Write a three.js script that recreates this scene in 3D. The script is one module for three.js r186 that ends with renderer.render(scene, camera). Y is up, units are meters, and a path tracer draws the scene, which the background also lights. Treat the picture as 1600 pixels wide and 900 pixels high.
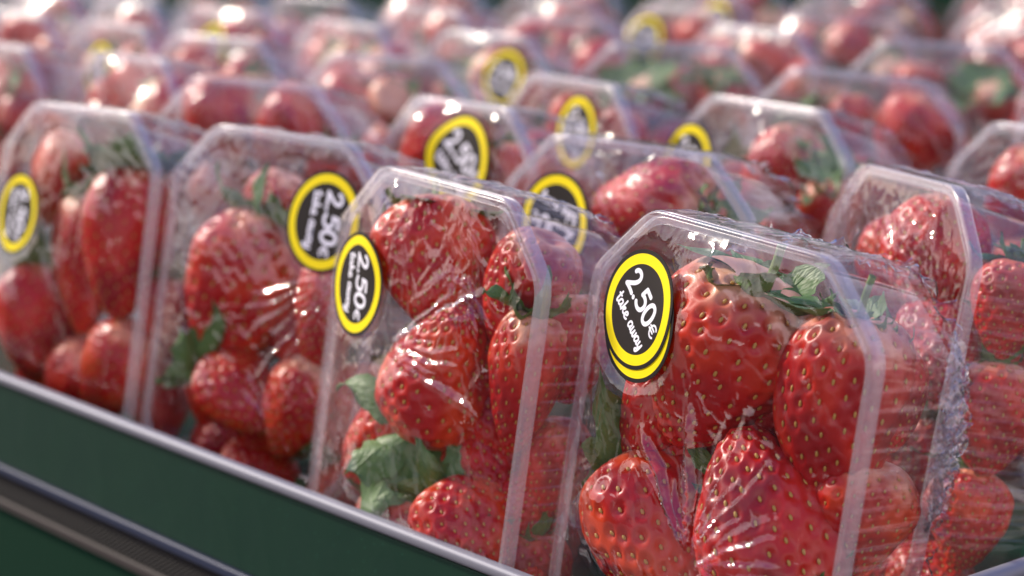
import * as THREE from 'three';
import { ImprovedNoise } from 'three/addons/math/ImprovedNoise.js';
import { mergeGeometries } from 'three/addons/utils/BufferGeometryUtils.js';

// ---------------------------------------------------------------- camera, sky, sun, exposure
const scene = new THREE.Scene();
const camera = new THREE.PerspectiveCamera(15.18, 16 / 9, 0.02, 200);
camera.position.set(0.4676, 0.2454, 0.4015);
{
  const F = new THREE.Vector3(-0.74372, -0.19805, -0.63848);
  camera.up.set(0, 1, 0);
  camera.lookAt(camera.position.clone().add(F));
  camera.rotateZ(0.0055);
}
camera.focus = 0.625;
camera.userData.fStop = 9;

const SUN = new THREE.Vector3(-0.8, 0.55, 0.24).normalize();
{
  // clear blue sky, paler and warmer towards the horizon, a few thin high clouds, glow round the sun
  const w = 256, h = 128, d = new Float32Array(w * h * 4), n = new ImprovedNoise();
  const v = new THREE.Vector3(), mix = (a, b, t) => a + (b - a) * t, ss = THREE.MathUtils.smoothstep;
  for (let r = 0; r < h; r++) for (let c = 0; c < w; c++) {
    const el = ((r + 0.5) / h - 0.5) * Math.PI, az = ((c + 0.5) / w - 0.5) * 2 * Math.PI;
    v.set(Math.cos(az) * Math.cos(el), Math.sin(el), Math.sin(az) * Math.cos(el));
    const t = ss(v.y, 0.0, 0.8), q = Math.pow(t, 0.55);
    let R = mix(1.5, 0.13, q), G = mix(1.2, 0.23, q), B = mix(1.0, 0.62, q);
    const cl = n.noise(v.x * 3, v.y * 6, v.z * 3) + 0.5 * n.noise(v.x * 7, v.y * 14, v.z * 7);
    const k = ss(cl, 0.05, 0.5) * 0.6 * (1 - 0.7 * t);
    R = mix(R, 1.7, k); G = mix(G, 1.6, k); B = mix(B, 1.55, k);
    const s = Math.max(0, v.dot(SUN)), g = 1.2 * Math.pow(s, 24);
    R += g; G += 0.9 * g; B += 0.75 * g;
    if (v.y < 0) { R = 0.16; G = 0.14; B = 0.13; }
    d.set([R * 0.84, G * 0.84, B * 0.86, 1], (r * w + c) * 4);
  }
  const sky = new THREE.DataTexture(d, w, h, THREE.RGBAFormat, THREE.FloatType);
  sky.mapping = THREE.EquirectangularReflectionMapping; sky.magFilter = THREE.LinearFilter; sky.minFilter = THREE.LinearFilter; sky.needsUpdate = true;
  scene.background = sky; scene.environment = sky;
}
const sun = new THREE.DirectionalLight(new THREE.Color(1, 0.9, 0.76), 3.0);
sun.position.copy(SUN).multiplyScalar(3).add(new THREE.Vector3(-0.2, 0, -0.3));
sun.target.position.set(-0.2, 0, -0.3);
sun.castShadow = true;
sun.shadow.radius = 9;
Object.assign(sun.shadow.camera, { left: -1.2, right: 1.2, top: 1.2, bottom: -1.2, near: 0.5, far: 6 });
sun.shadow.mapSize.set(4096, 4096);
scene.add(sun, sun.target);

const renderer = new THREE.WebGLRenderer();
renderer.toneMapping = THREE.LinearToneMapping;
renderer.toneMappingExposure = 1.62;
renderer.shadowMap.enabled = true;

// ---------------------------------------------------------------- helpers
let seed = 12345;
const rnd = () => { seed |= 0; seed = (seed + 0x6d2b79f5) | 0; let t = Math.imul(seed ^ (seed >>> 15), 1 | seed); t = (t + Math.imul(t ^ (t >>> 7), 61 | t)) ^ t; return ((t ^ (t >>> 14)) >>> 0) / 4294967296; };
const hash = (i, j = 0) => { let t = Math.imul(i + 101, 374761393) ^ Math.imul(j + 57, 668265263); t = Math.imul(t ^ (t >>> 13), 1274126177); return ((t ^ (t >>> 16)) >>> 0) / 4294967296; };
const PN = new ImprovedNoise();
const noise = (x, y, z = 0) => PN.noise(x, y, z);
const { smoothstep: sst, lerp, clamp } = THREE.MathUtils;
const DEG = Math.PI / 180;
const taken = {};
const numbered = (n) => { const k = taken[n] = (taken[n] ?? -1) + 1; return k ? n + '_' + String(k).padStart(3, '0') : n; };
function mesh(name, geometry, material, parent) {
  const m = new THREE.Mesh(geometry, material); m.name = name; m.castShadow = m.receiveShadow = true;
  if (parent) parent.add(m);
  return m;
}
function thing(name, label, category, group) {
  const o = new THREE.Group(); o.name = numbered(name); scene.add(o);
  o.userData = { label, category }; if (group) o.userData.group = group;
  return o;
}
// grid of points -> indexed geometry (rows x cols), f(i, j) returns [x, y, z]; uv from g(i, j)
function gridGeo(rows, cols, f, uvf, color) {
  const p = [], u = [], c = [], idx = [];
  for (let i = 0; i <= rows; i++) for (let j = 0; j <= cols; j++) {
    const q = f(i, j); p.push(q[0], q[1], q[2]);
    if (uvf) u.push(...uvf(i, j, q)); else u.push(j / cols, i / rows);
    if (color) c.push(...color(i, j, q));
  }
  const w = cols + 1;
  for (let i = 0; i < rows; i++) for (let j = 0; j < cols; j++) { const a = i * w + j; idx.push(a, a + 1, a + w, a + 1, a + w + 1, a + w); }
  const g = new THREE.BufferGeometry();
  g.setAttribute('position', new THREE.Float32BufferAttribute(p, 3));
  g.setAttribute('uv', new THREE.Float32BufferAttribute(u, 2));
  if (color) g.setAttribute('color', new THREE.Float32BufferAttribute(c, 3));
  g.setIndex(idx); g.computeVertexNormals();
  return g;
}
// makes the normals of the first and last column of a closed grid agree
function weld(g, rows, cols) {
  const n = g.attributes.normal, w = cols + 1, v = new THREE.Vector3(), q = new THREE.Vector3();
  for (let i = 0; i <= rows; i++) {
    v.fromBufferAttribute(n, i * w).add(q.fromBufferAttribute(n, i * w + cols)).normalize();
    n.setXYZ(i * w, v.x, v.y, v.z); n.setXYZ(i * w + cols, v.x, v.y, v.z);
  }
  return g;
}
function dataTex(size, f, srgb) {
  const d = new Uint8Array(size * size * 4);
  for (let y = 0; y < size; y++) for (let x = 0; x < size; x++) {
    const v = f(x / size, y / size), o = (y * size + x) * 4;
    const a = Array.isArray(v) ? v : [v, v, v];
    for (let c = 0; c < 3; c++) d[o + c] = clamp(a[c], 0, 1) * 255;
    d[o + 3] = 255;
  }
  const t = new THREE.DataTexture(d, size, size); t.magFilter = THREE.LinearFilter; t.minFilter = THREE.LinearFilter;
  t.wrapS = t.wrapT = THREE.RepeatWrapping; if (srgb) t.colorSpace = THREE.SRGBColorSpace; t.needsUpdate = true;
  return t;
}

// ---------------------------------------------------------------- materials
const lin = (r, g, b) => new THREE.Color().setRGB(r, g, b);
// streaky crinkles of cling film: ridges that run along u, of varying width, broken up
const ridge = (x) => Math.pow(1 - Math.abs(x), 4);
const streakTex = dataTex(512, (u, v) => {
  let h = 0;
  for (let o = 0; o < 4; o++) {
    const s = 6 * 2 ** o, P = (x, y) => noise(x, y, o * 7.3);
    // periodic by blending
    const n = (uu) => P(uu * 1.5 * (1 + o * 0.5), v * s + 0.6 * P(uu * 3, v * 4));
    h += ridge(lerp(n(u), n(u - 1), u) * 1.6) / (1.3 + o);
  }
  return h * 0.4;
});
const crinkleTex = dataTex(512, (u, v) => {
  let h = 0;
  for (let o = 0; o < 3; o++) {
    const s = 5 * 2 ** o, n = (uu, vv) => noise(uu * s + 0.8 * noise(uu * 6, vv * 6, 3), vv * s, o * 5.1);
    const b = lerp(lerp(n(u, v), n(u - 1, v), u), lerp(n(u, v - 1), n(u - 1, v - 1), u), v);
    h += ridge(b * 1.5) / (1 + o);
  }
  return h * 0.45;
});
const rep = (t, x, y, rot = 0) => { const c = t.clone(); c.repeat.set(x, y); c.rotation = rot; c.needsUpdate = true; return c; };
const filmMat = (tex, scale, rough = 0.1, ior = 1.75, clear = 1) => new THREE.MeshPhysicalMaterial({ name: 'cling_film', color: lin(0.97, 0.96, 0.97), transmission: clear, roughness: rough, ior, thickness: 0, bumpMap: tex, bumpScale: scale, side: THREE.DoubleSide });
const M = {
  film: filmMat(rep(crinkleTex, 16, 16), 0.00012, 0.07, 1.75, 1),
  filmFar: filmMat(rep(crinkleTex, 12, 12), 0.0004, 0.15, 1.65, 1),
  filmHazy: filmMat(rep(crinkleTex, 9, 9), 0.0005, 0.24, 1.6, 1),
  knot: filmMat(rep(crinkleTex, 3, 3), 0.0002, 0.12, 1.9, 1),
  skirt: filmMat(rep(streakTex, 1, 1), 0.0008, 0.12, 1.38, 1),
  tray: new THREE.MeshPhysicalMaterial({ name: 'clear_plastic', color: lin(0.95, 0.94, 0.95), transmission: 1, roughness: 0.08, ior: 1.4, thickness: 0, side: THREE.DoubleSide }),
  rim: new THREE.MeshPhysicalMaterial({ name: 'milky_plastic', color: lin(0.94, 0.93, 0.95), transmission: 0.9, roughness: 0.22, ior: 1.6, thickness: 0, side: THREE.DoubleSide }),
  berry: new THREE.MeshPhysicalMaterial({ name: 'strawberry_skin', vertexColors: true, roughness: 0.38, specularIntensity: 0.7, clearcoat: 0.2, clearcoatRoughness: 0.25 }),
  seed: new THREE.MeshStandardMaterial({ name: 'seed', color: lin(0.55, 0.32, 0.06), roughness: 0.45 }),
  leaf: new THREE.MeshStandardMaterial({ name: 'leaf', color: lin(0.1, 0.21, 0.045), roughness: 0.5, side: THREE.DoubleSide }),
  stem: new THREE.MeshStandardMaterial({ name: 'stem', color: lin(0.16, 0.25, 0.06), roughness: 0.55 }),
  paint: new THREE.MeshPhysicalMaterial({ name: 'green_paint', color: lin(0.006, 0.045, 0.03), roughness: 0.5, clearcoat: 0.15, clearcoatRoughness: 0.25 }),
  board: new THREE.MeshPhysicalMaterial({ name: 'green_board', color: lin(0.001, 0.03, 0.013), roughness: 0.8, specularIntensity: 0.25 }),
  metal: new THREE.MeshStandardMaterial({ name: 'rolled_metal', color: lin(0.24, 0.24, 0.27), metalness: 0.35, roughness: 0.6 }),
  lip: new THREE.MeshStandardMaterial({ name: 'blue_grey_metal', color: lin(0.016, 0.026, 0.062), metalness: 0.1, roughness: 0.55 }),
  gasket: new THREE.MeshStandardMaterial({ name: 'woven_rubber', color: lin(0.016, 0.013, 0.009), roughness: 0.95 }),
  trim: new THREE.MeshStandardMaterial({ name: 'brown_metal', color: lin(0.035, 0.026, 0.022), roughness: 0.7 }),
  red: new THREE.MeshStandardMaterial({ name: 'red_plastic', color: lin(0.6, 0.01, 0.02), roughness: 0.4 }),
  paving: new THREE.MeshStandardMaterial({ name: 'pale_paving', color: lin(0.13, 0.115, 0.1), roughness: 0.9 }),
};
{
  const dust = dataTex(512, (u, v) => { const a = hash(Math.floor(u * 512), Math.floor(v * 512)); const s = 0.5 + 0.5 * noise(u * 9, v * 9, 2); const k = a > 0.9975 ? 0.7 : 0; return [0.18 + 0.5 * k + 0.03 * s, 0.27 + 0.38 * k + 0.02 * s, 0.23 + 0.38 * k]; }, true);
  M.paint.map = rep(dust, 5, 5); M.paint.color.setRGB(0.12, 0.56, 0.43); M.paint.specularIntensity = 0.4;
  M.paint.bumpMap = rep(crinkleTex, 3, 3); M.paint.bumpScale = 0.00035;
  const weave = dataTex(64, (u, v) => 0.5 + 0.25 * Math.sin((u + v) * 4 * Math.PI) + 0.25 * Math.sin((u - v) * 4 * Math.PI));
  M.gasket.bumpMap = rep(weave, 260, 3); M.gasket.bumpScale = 0.0012; M.gasket.map = rep(weave, 260, 3);
  const veins = dataTex(256, (u, v) => { const m = Math.abs(u - 0.5); const side = Math.abs(((v * 7 - m * 5) % 1 + 1) % 1 - 0.5); return 0.55 + 0.25 * noise(u * 12, v * 12) - 0.4 * Math.exp(-m * m * 900) - 0.16 * Math.exp(-side * side * 200); });
  M.leaf.bumpMap = veins; M.leaf.bumpScale = 0.0006;
}

// ---------------------------------------------------------------- display tray, stall, ground
const box = (x0, x1, y0, y1, z0, z1, r = 0) => {
  const s = new THREE.Shape(), g0 = r || 1e-4;
  s.moveTo(z0 + g0, y0); s.lineTo(z1 - g0, y0); s.quadraticCurveTo(z1, y0, z1, y0 + g0); s.lineTo(z1, y1 - g0); s.quadraticCurveTo(z1, y1, z1 - g0, y1);
  s.lineTo(z0 + g0, y1); s.quadraticCurveTo(z0, y1, z0, y1 - g0); s.lineTo(z0, y0 + g0); s.quadraticCurveTo(z0, y0, z0 + g0, y0);
  const g = new THREE.ExtrudeGeometry(s, { depth: x1 - x0, bevelEnabled: false, curveSegments: 6 });
  g.rotateY(-Math.PI / 2); // shape x (=z) stays on z, extrusion along -x
  g.scale(1, 1, 1); g.translate(x1, 0, 0);
  return g;
};
const XL = -2.2, XR = 0.092, ZB = -1.1, HR = 0.0335;
{
  const t = thing('display_tray', 'dark green metal tray with a bright rolled rim holding all the punnets', 'tray');
  mesh('front_panel', box(XL, 0.3, -0.0045, HR - 0.004, -0.0042, -0.0012, 0.0005), M.paint, t);
  mesh('front_rim', box(XL, 0.3, HR - 0.0034, HR + 0.0006, -0.0046, 0.0004, 0.0019), M.metal, t);
  mesh('tray_floor', box(XL, XR - 0.004, -0.0045, -0.0005, ZB, -0.0046), M.board, t);
  const side = box(-0.82, -0.075, -0.0045, HR - 0.004, XR - 0.004, XR - 0.001, 0.0005); side.rotateY(Math.PI / 2); side.scale(1, 1, -1);
  const sg = new THREE.BoxGeometry(0.003, HR, 0.8); sg.translate(XR - 0.0025, HR / 2 - 0.0045, -0.075 - 0.4);
  mesh('side_panel', sg, M.paint, t);
  const rg = new THREE.CapsuleGeometry(0.0032, 0.8, 4, 12); rg.rotateX(Math.PI / 2); rg.translate(XR - 0.0025, HR - 0.003, -0.075 - 0.4);
  mesh('side_rim', rg, M.metal, t);
  mesh('back_panel', box(XL, XR - 0.004, -0.0045, HR, ZB - 0.004, ZB - 0.0005, 0.0005), M.paint, t);
}
{
  const t = thing('stall_counter', 'dark green stall counter with woven rubber edge strip under the tray', 'counter');
  mesh('counter_top', box(XL, 0.3, -0.0242, -0.0048, -1.12, -0.0135), M.board, t);
  mesh('edge_lip', box(XL, 0.3, -0.0088, -0.0049, -0.0132, 0.0006, 0.001), M.lip, t);
  const gs = box(XL, 0.3, -0.0199, -0.009, -0.0132, -0.0012, 0.0004);
  { const p = gs.attributes.position, u = gs.attributes.uv; for (let i = 0; i < p.count; i++) u.setXY(i, p.getX(i) / 1.6, (p.getY(i) + 0.02) / 0.011); }
  mesh('rubber_strip', gs, M.gasket, t);
  mesh('edge_trim', box(XL, 0.3, -0.0242, -0.0201, -0.0132, 0, 0.001), M.trim, t);
  mesh('front_board', box(XL, 0.3, -0.9, -0.0245, -0.03, -0.002), M.board, t);
  mesh('back_board', box(XL, 0.6, -0.9, 0.42, -1.26, -1.23), M.board, t);
}
{
  const g = new THREE.PlaneGeometry(120, 120); g.rotateX(-Math.PI / 2); g.translate(0, -0.902, 0);
  const m = mesh(numbered('pavement'), g, M.paving); m.userData = { kind: 'structure', label: 'pale paving around the stall' }; scene.add(m);
}

{
  // the houses on the shaded side of the market street, which the film and the tray mirror
  const t = thing('market_building', 'shaded sand coloured market building across the street, mirrored in the film', 'building');
  t.position.set(-3.6, -0.9, 8.4); t.rotation.y = Math.atan2(0.38, -0.9);
  const wall = new THREE.MeshStandardMaterial({ name: 'sandstone', color: lin(0.16, 0.115, 0.085), roughness: 0.9 }), dark = new THREE.MeshStandardMaterial({ name: 'dark_window', color: lin(0.03, 0.03, 0.035), roughness: 0.3 }), roof = new THREE.MeshStandardMaterial({ name: 'roof_tile', color: lin(0.2, 0.08, 0.05), roughness: 0.9 });
  const wg = new THREE.BoxGeometry(16, 2.5, 4); wg.translate(0, 1.25, -2); mesh('wall', wg, wall, t);
  const rg = new THREE.ConeGeometry(3.4, 0.5, 4, 1); rg.rotateY(Math.PI / 4); rg.scale(3.5, 1, 1); rg.translate(0, 2.76, -2); mesh('roof', rg, roof, t);
  for (let k = 0; k < 6; k++) { const g = new THREE.BoxGeometry(1.1, k % 3 === 1 ? 2.1 : 1.1, 0.12); g.translate(-6.6 + k * 2.6, k % 3 === 1 ? 1.05 : 1.5, 0.04); mesh(k % 3 === 1 ? 'door' : 'window', g, dark, t); }
}

// ---------------------------------------------------------------- strawberry geometry
function sunflower(n) { const o = []; for (let i = 0; i < n; i++) { const y = 1 - (2 * (i + 0.5)) / n, r = Math.sqrt(1 - y * y), a = i * 2.399963; o.push([r * Math.cos(a), y, r * Math.sin(a)]); } return o; }
function berryShape(v) {
  const k = 0.26 + 0.2 * hash(v, 1), a1 = hash(v, 2) * 6.28, a2 = hash(v, 3) * 6.28, e1 = 0.03 + 0.07 * hash(v, 4), e2 = 0.05 * hash(v, 5), blunt = 0.85 + 0.3 * hash(v, 6);
  return (th, ph) => { // th 0 at tip .. PI at the shoulder
    const c = -Math.cos(th), s = Math.sin(th);
    let r = 0.5 * Math.pow(s, blunt) * (1 + k * c) / (1 + k * 0.42);
    r *= 1 + e1 * Math.cos(2 * ph + a1) * s + e2 * Math.cos(3 * ph + a2) * s + 0.09 * noise(Math.cos(ph) * 1.6 + v * 3, c * 1.8, Math.sin(ph) * 1.6);
    let y = 0.5 * c; if (c > 0) y -= 0.075 * Math.exp(-r * r / 0.02);
    return [r * Math.cos(ph), y, r * Math.sin(ph)];
  };
}
function berryGeo(v, rows, cols, pits, pale, deep, orange) {
  const sh = berryShape(v), seeds = [];
  const NS = 200;
  for (const [i, q] of sunflower(NS).entries()) {
    const th = Math.acos(clamp(-q[1] + 0.04 * (hash(v, i) - 0.5), -1, 1)), ph = Math.atan2(q[2], q[0]) + 0.12 * (hash(v, i + 500) - 0.5);
    if (th > 2.72) continue;
    const p = new THREE.Vector3(...sh(th, ph)), pa = new THREE.Vector3(...sh(th + 0.01, ph)), pb = new THREE.Vector3(...sh(th, ph + 0.01));
    const n = pa.clone().sub(p).cross(pb.clone().sub(p)).normalize(); if (n.dot(p) < 0) n.negate();
    seeds.push({ p, n, up: pa.sub(p).normalize(), size: th < 0.5 ? 0.8 : 1 });
  }
  const depth = pits ? 0.026 : 0, P = [];
  const g = gridGeo(rows, cols, (i, j) => {
    const th = Math.max(0.004, Math.PI * i / rows - 0.002), ph = 2 * Math.PI * (j % cols) / cols, q = sh(th, ph);
    if (depth) {
      let m = 9; for (const s of seeds) { const dx = q[0] - s.p.x, dy = q[1] - s.p.y, dz = q[2] - s.p.z, dd = dx * dx + dy * dy + dz * dz; if (dd < m) m = dd; }
      const k = 1 - (depth * Math.exp(-m / 0.0011) - 0.006 * Math.exp(-Math.pow(Math.sqrt(m) - 0.056, 2) / 0.0005)) / 0.5;
      q[0] *= k; q[1] *= k; q[2] *= k;
    }
    return q;
  }, null, (i, j, q) => {
    const y = q[1], nn = noise(q[0] * 3 + v * 5, y * 3, q[2] * 3), n2 = noise(q[0] * 9 + v, y * 7, q[2] * 9);
    let c = [0.53 + 0.1 * nn, 0.005 + 0.004 * nn, 0.005 + 0.002 * nn];
    const mixc = (b, t) => { for (let q2 = 0; q2 < 3; q2++) c[q2] = lerp(c[q2], b[q2], t); };
    mixc([0.3, 0.002, 0.006], deep * sst(-nn + 0.3 - y * 0.3, 0, 0.7));
    mixc([0.7, 0.055, 0.006], orange * sst(nn + 0.25 + y * 0.35, 0.05, 0.6));
    mixc([0.85, 0.52, 0.3], pale * sst(y + 0.13 * nn + 0.07 * n2, 0.30, 0.47));
    c = c.map((x) => Math.max(0.002, x * (1 + 0.1 * n2)));
    return c;
  });
  weld(g, rows, cols);
  return { body: g, seeds };
}
function seedGeo(seeds, detail) {
  const parts = [], one = new THREE.SphereGeometry(1, detail ? 6 : 4, detail ? 5 : 3), m = new THREE.Matrix4(), z = new THREE.Vector3();
  for (const s of seeds) {
    z.crossVectors(s.up, s.n);
    const k = 0.0122 * s.size, e = s.p.clone().multiplyScalar(1 - (detail ? 0.028 : 0.0));
    m.makeBasis(s.up.clone().multiplyScalar(k * 1.5), s.n.clone().multiplyScalar(k * 0.75), z.clone().multiplyScalar(k)).setPosition(e);
    const g = one.clone(); g.applyMatrix4(m); g.deleteAttribute('uv'); parts.push(g);
  }
  return mergeGeometries(parts);
}
// one sepal: from the axis outwards along +x, then curling; unit = berry length
function leafGeo(v, len, wid, rise, curl, rows = 12, cols = 6) {
  return gridGeo(rows, cols, (i, j) => {
    const t = i / rows, s = (j / cols) * 2 - 1;
    let w = wid * Math.pow(Math.sin(Math.PI * Math.pow(t * 0.93 + 0.05, 0.72)), 0.9) * (1 - 0.25 * t);
    if (Math.abs(s) > 0.9) w *= 1 + 0.16 * Math.sin(t * 20 + v);
    const a = rise + curl * t + 0.25 * Math.sin(t * 5 + v * 2) * t, x = 0.03 + len * t * Math.cos(a * 0.7), y = len * t * Math.sin(a * 0.7) + 0.35 * w * s * s + 0.02 * Math.sin(t * 9 + s * 2 + v);
    return [x, y, w * s + 0.05 * Math.sin(t * 3 + v) * t];
  }, (i, j) => [j / cols, i / rows]);
}
const LEAVES = [0, 1, 2, 3].map((v) => leafGeo(v, 0.42 + 0.1 * hash(v, 11), 0.1 + 0.03 * hash(v, 12), -0.35 + 0.5 * hash(v, 13), 0.2 + 1.3 * hash(v, 14)));
const LEAF_LOW = [0, 1].map((v) => leafGeo(v, 0.45, 0.12, -0.2 + 0.4 * v, 0.6, 5, 2));
const stemGeo = () => new THREE.TubeGeometry(new THREE.CatmullRomCurve3([new THREE.Vector3(0, -0.06, 0), new THREE.Vector3(0.01, 0.1, 0.01), new THREE.Vector3(0.05, 0.24, 0.02)]), 8, 0.028, 8);
const STEM = stemGeo();
function lowCalyx() {
  const l = []; for (let k = 0; k < 8; k++) { const g = LEAF_LOW[k % 2].clone(); g.rotateY(k * Math.PI / 4 + 0.2 * (k % 3)); l.push(g); }
  const g = mergeGeometries(l); g.scale(1.35, 1.35, 1.35); g.translate(0, 0.42, 0); return g;
}
const LOW_CALYX = lowCalyx();
const PALETTE = [[0.8, 0.3, 0.5], [0.6, 0.6, 0.3], [0.5, 0.1, 1], [0.3, 0.9, 0.15], [1, 0.2, 0.7]]; // pale, deep, orange
const HI = PALETTE.map((c, v) => { const b = berryGeo(v, 104, 136, true, ...c); return { body: b.body, seeds: seedGeo(b.seeds, true) }; });
const MID = PALETTE.map((c, v) => { const b = berryGeo(v, 44, 60, true, ...c); return { body: b.body, seeds: seedGeo(b.seeds, false) }; });
const LOW = PALETTE.map((c, v) => ({ body: berryGeo(v, 22, 28, false, ...c).body }));
const COARSE = PALETTE.map((c, v) => berryGeo(v, 24, 32, false, ...c).body);

// ---------------------------------------------------------------- punnet geometry
const W = 0.12, H = 0.1434, CX = 0.0227, CY = 0.0214, D = 0.042, DRAFT = Math.tan(8.6 * DEG);
// points round the punnet's outline, inset by d, corners rounded; starts at the lower right going up: counter-clockwise from the front
function outline(d, sideN = 40, endN = 30, r = 0.0055) {
  const hw = W / 2 - d, y0 = d, y1 = H - d, cx = CX - d * 0.42, cy = CY - d * 0.42;
  const c = [[hw, y0 + cy], [hw, y1 - cy], [hw - cx, y1], [-hw + cx, y1], [-hw, y1 - cy], [-hw, y0 + cy], [-hw + cx, y0], [hw - cx, y0]];
  const seg = [sideN, 10, endN, 10, sideN, 10, endN, 10], out = [];
  const at = (i) => c[(i + 8) % 8], toward = (a, b, t) => { const L = Math.hypot(b[0] - a[0], b[1] - a[1]); return [a[0] + (b[0] - a[0]) * t / L, a[1] + (b[1] - a[1]) * t / L]; };
  for (let i = 0; i < 8; i++) {
    const A = at(i), B = at(i + 1), C = at(i + 2), s = toward(A, B, r), e = toward(B, A, r), f = toward(B, C, r);
    for (let k = 0; k < seg[i]; k++) out.push([lerp(s[0], e[0], k / seg[i]), lerp(s[1], e[1], k / seg[i]), i]);
    for (let k = 0; k < 6; k++) { const t = k / 6, a = (1 - t) * (1 - t), b = 2 * t * (1 - t), q = t * t; out.push([a * e[0] + b * B[0] + q * f[0], a * e[1] + b * B[1] + q * f[1], i]); }
  }
  out.push([...out[0]]);
  return out;
}
function rimGeo(n, endN) {
  // cross-section (inset from the outside, z), closed: a flat flange with a raised edge and a turned-down lip
  const sec = [[0, -0.0042], [-0.0002, -0.0012], [0.0002, -0.0002], [0.0009, 0.0002], [0.0015, -0.0003], [0.0021, -0.0005], [0.0028, -0.0003], [0.0034, -0.0005], [0.0037, -0.0014], [0.0034, -0.0018], [0.0022, -0.0016], [0.0012, -0.0018], [0.0009, -0.0042], [0, -0.0042]];
  const rings = sec.map((s) => outline(s[0], n, endN));
  const cols = rings[0].length - 1;
  return weld(gridGeo(sec.length - 1, cols, (i, j) => [rings[i][j][0], rings[i][j][1], sec[i][1]]), sec.length - 1, cols);
}
function trayGeo(n, endN, ribs) {
  const rows = ribs ? 10 : 5, rings = [];
  for (let i = 0; i <= rows; i++) rings.push(outline(0.0035 + (D * i / rows) * DRAFT, n, endN));
  const cols = rings[0].length - 1;
  const wall = weld(gridGeo(rows, cols, (i, j) => {
    const [x, y, s] = rings[i][j]; let k = 0;
    if (ribs && (s === 0 || s === 4)) { const f = (y / 0.0054) % 1; k = 0.0009 * Math.exp(-Math.pow((f - 0.5) / 0.09, 2)) * sst(i / rows, 0.05, 0.2) * sst(Math.min(y - 0.024, 0.119 - y), 0, 0.004); }
    return [x + (s === 0 ? k : s === 4 ? -k : 0), y, -0.0015 - (D - 0.0015) * i / rows];
  }), rows, cols);
  const last = rings[rows];
  const base = gridGeo(6, cols, (i, j) => { const t = 1 - i / 6; return [last[j][0] * t, H / 2 + (last[j][1] - H / 2) * t, -D + (i > 1 ? 0.0015 : 0)]; });
  return [wall, base];
}
const RIM_HI = rimGeo(40, 30), RIM_LO = rimGeo(6, 6);
const TRAY_HI = trayGeo(300, 30, true), TRAY_LO = trayGeo(6, 6, false);

// ---------------------------------------------------------------- stickers
function handwriting(ctx, strokes, x, y, s, w, slant = 0) {
  ctx.save(); ctx.translate(x, y); ctx.transform(1, 0, slant, 1, 0, 0); ctx.scale(s, s); ctx.lineWidth = w / s; ctx.lineCap = ctx.lineJoin = 'round';
  for (const st of strokes) {
    ctx.beginPath(); ctx.moveTo(st[0], st[1]);
    for (let i = 2; i + 5 < st.length; i += 6) ctx.bezierCurveTo(st[i], st[i + 1], st[i + 2], st[i + 3], st[i + 4], st[i + 5]);
    ctx.stroke();
  }
  ctx.restore();
}
const GLYPH = { // unit height 1 (y down), [width, strokes of cubic curves]
  2: [0.62, [[0.04, 0.22, 0.1, -0.08, 0.56, -0.06, 0.52, 0.28, 0.48, 0.55, 0.2, 0.75, 0.03, 0.98, 0.2, 0.95, 0.4, 0.94, 0.6, 0.97]]],
  '.': [0.26, [[0.1, 0.96, 0.1, 0.96, 0.11, 0.97, 0.11, 0.97]]],
  5: [0.66, [[0.56, 0.02, 0.4, 0.02, 0.25, 0.02, 0.14, 0.03, 0.12, 0.15, 0.1, 0.28, 0.09, 0.4, 0.3, 0.3, 0.62, 0.38, 0.58, 0.7, 0.54, 1.02, 0.2, 1.06, 0.02, 0.9]]],
  0: [0.7, [[0.32, 0.02, -0.06, 0.02, -0.06, 1.0, 0.3, 1.0, 0.7, 1.0, 0.7, 0.02, 0.32, 0.02]]],
  e: [0.8, [[0.78, 0.14, 0.56, -0.1, 0.16, 0.02, 0.16, 0.5, 0.16, 1.0, 0.58, 1.06, 0.78, 0.84], [0.0, 0.38, 0.2, 0.37, 0.4, 0.37, 0.62, 0.36], [0.0, 0.62, 0.2, 0.61, 0.4, 0.61, 0.58, 0.6]]],
  t: [0.4, [[0.2, 0.05, 0.18, 0.4, 0.12, 0.95, 0.24, 0.98, 0.3, 0.99, 0.34, 0.95, 0.4, 0.88], [0.02, 0.36, 0.12, 0.35, 0.25, 0.34, 0.36, 0.33]]],
  a: [0.56, [[0.42, 0.52, 0.3, 0.36, 0.04, 0.42, 0.04, 0.74, 0.04, 1.04, 0.34, 1.04, 0.42, 0.62, 0.42, 0.8, 0.4, 1.0, 0.56, 0.9]]],
  k: [0.54, [[0.1, 0.02, 0.1, 0.3, 0.08, 0.7, 0.06, 0.98], [0.08, 0.78, 0.2, 0.5, 0.42, 0.4, 0.38, 0.56, 0.34, 0.68, 0.2, 0.68, 0.14, 0.7, 0.3, 0.75, 0.36, 1.0, 0.54, 0.9]]],
  E: [0.5, [[0.06, 0.76, 0.3, 0.74, 0.42, 0.62, 0.34, 0.5, 0.2, 0.38, 0.04, 0.56, 0.06, 0.78, 0.1, 1.02, 0.34, 1.02, 0.5, 0.88]]],
  w: [0.72, [[0.04, 0.46, 0.04, 0.8, 0.06, 1.0, 0.2, 0.98, 0.32, 0.94, 0.34, 0.7, 0.35, 0.5, 0.35, 0.8, 0.4, 1.0, 0.52, 0.97, 0.66, 0.92, 0.66, 0.66, 0.62, 0.48]]],
  y: [0.5, [[0.06, 0.46, 0.04, 0.8, 0.12, 0.96, 0.24, 0.9, 0.36, 0.82, 0.4, 0.6, 0.42, 0.46, 0.42, 0.8, 0.4, 1.3, 0.2, 1.36, 0.02, 1.36, 0.04, 1.14, 0.3, 1.06]]],
  ' ': [0.34, []],
};
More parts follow.
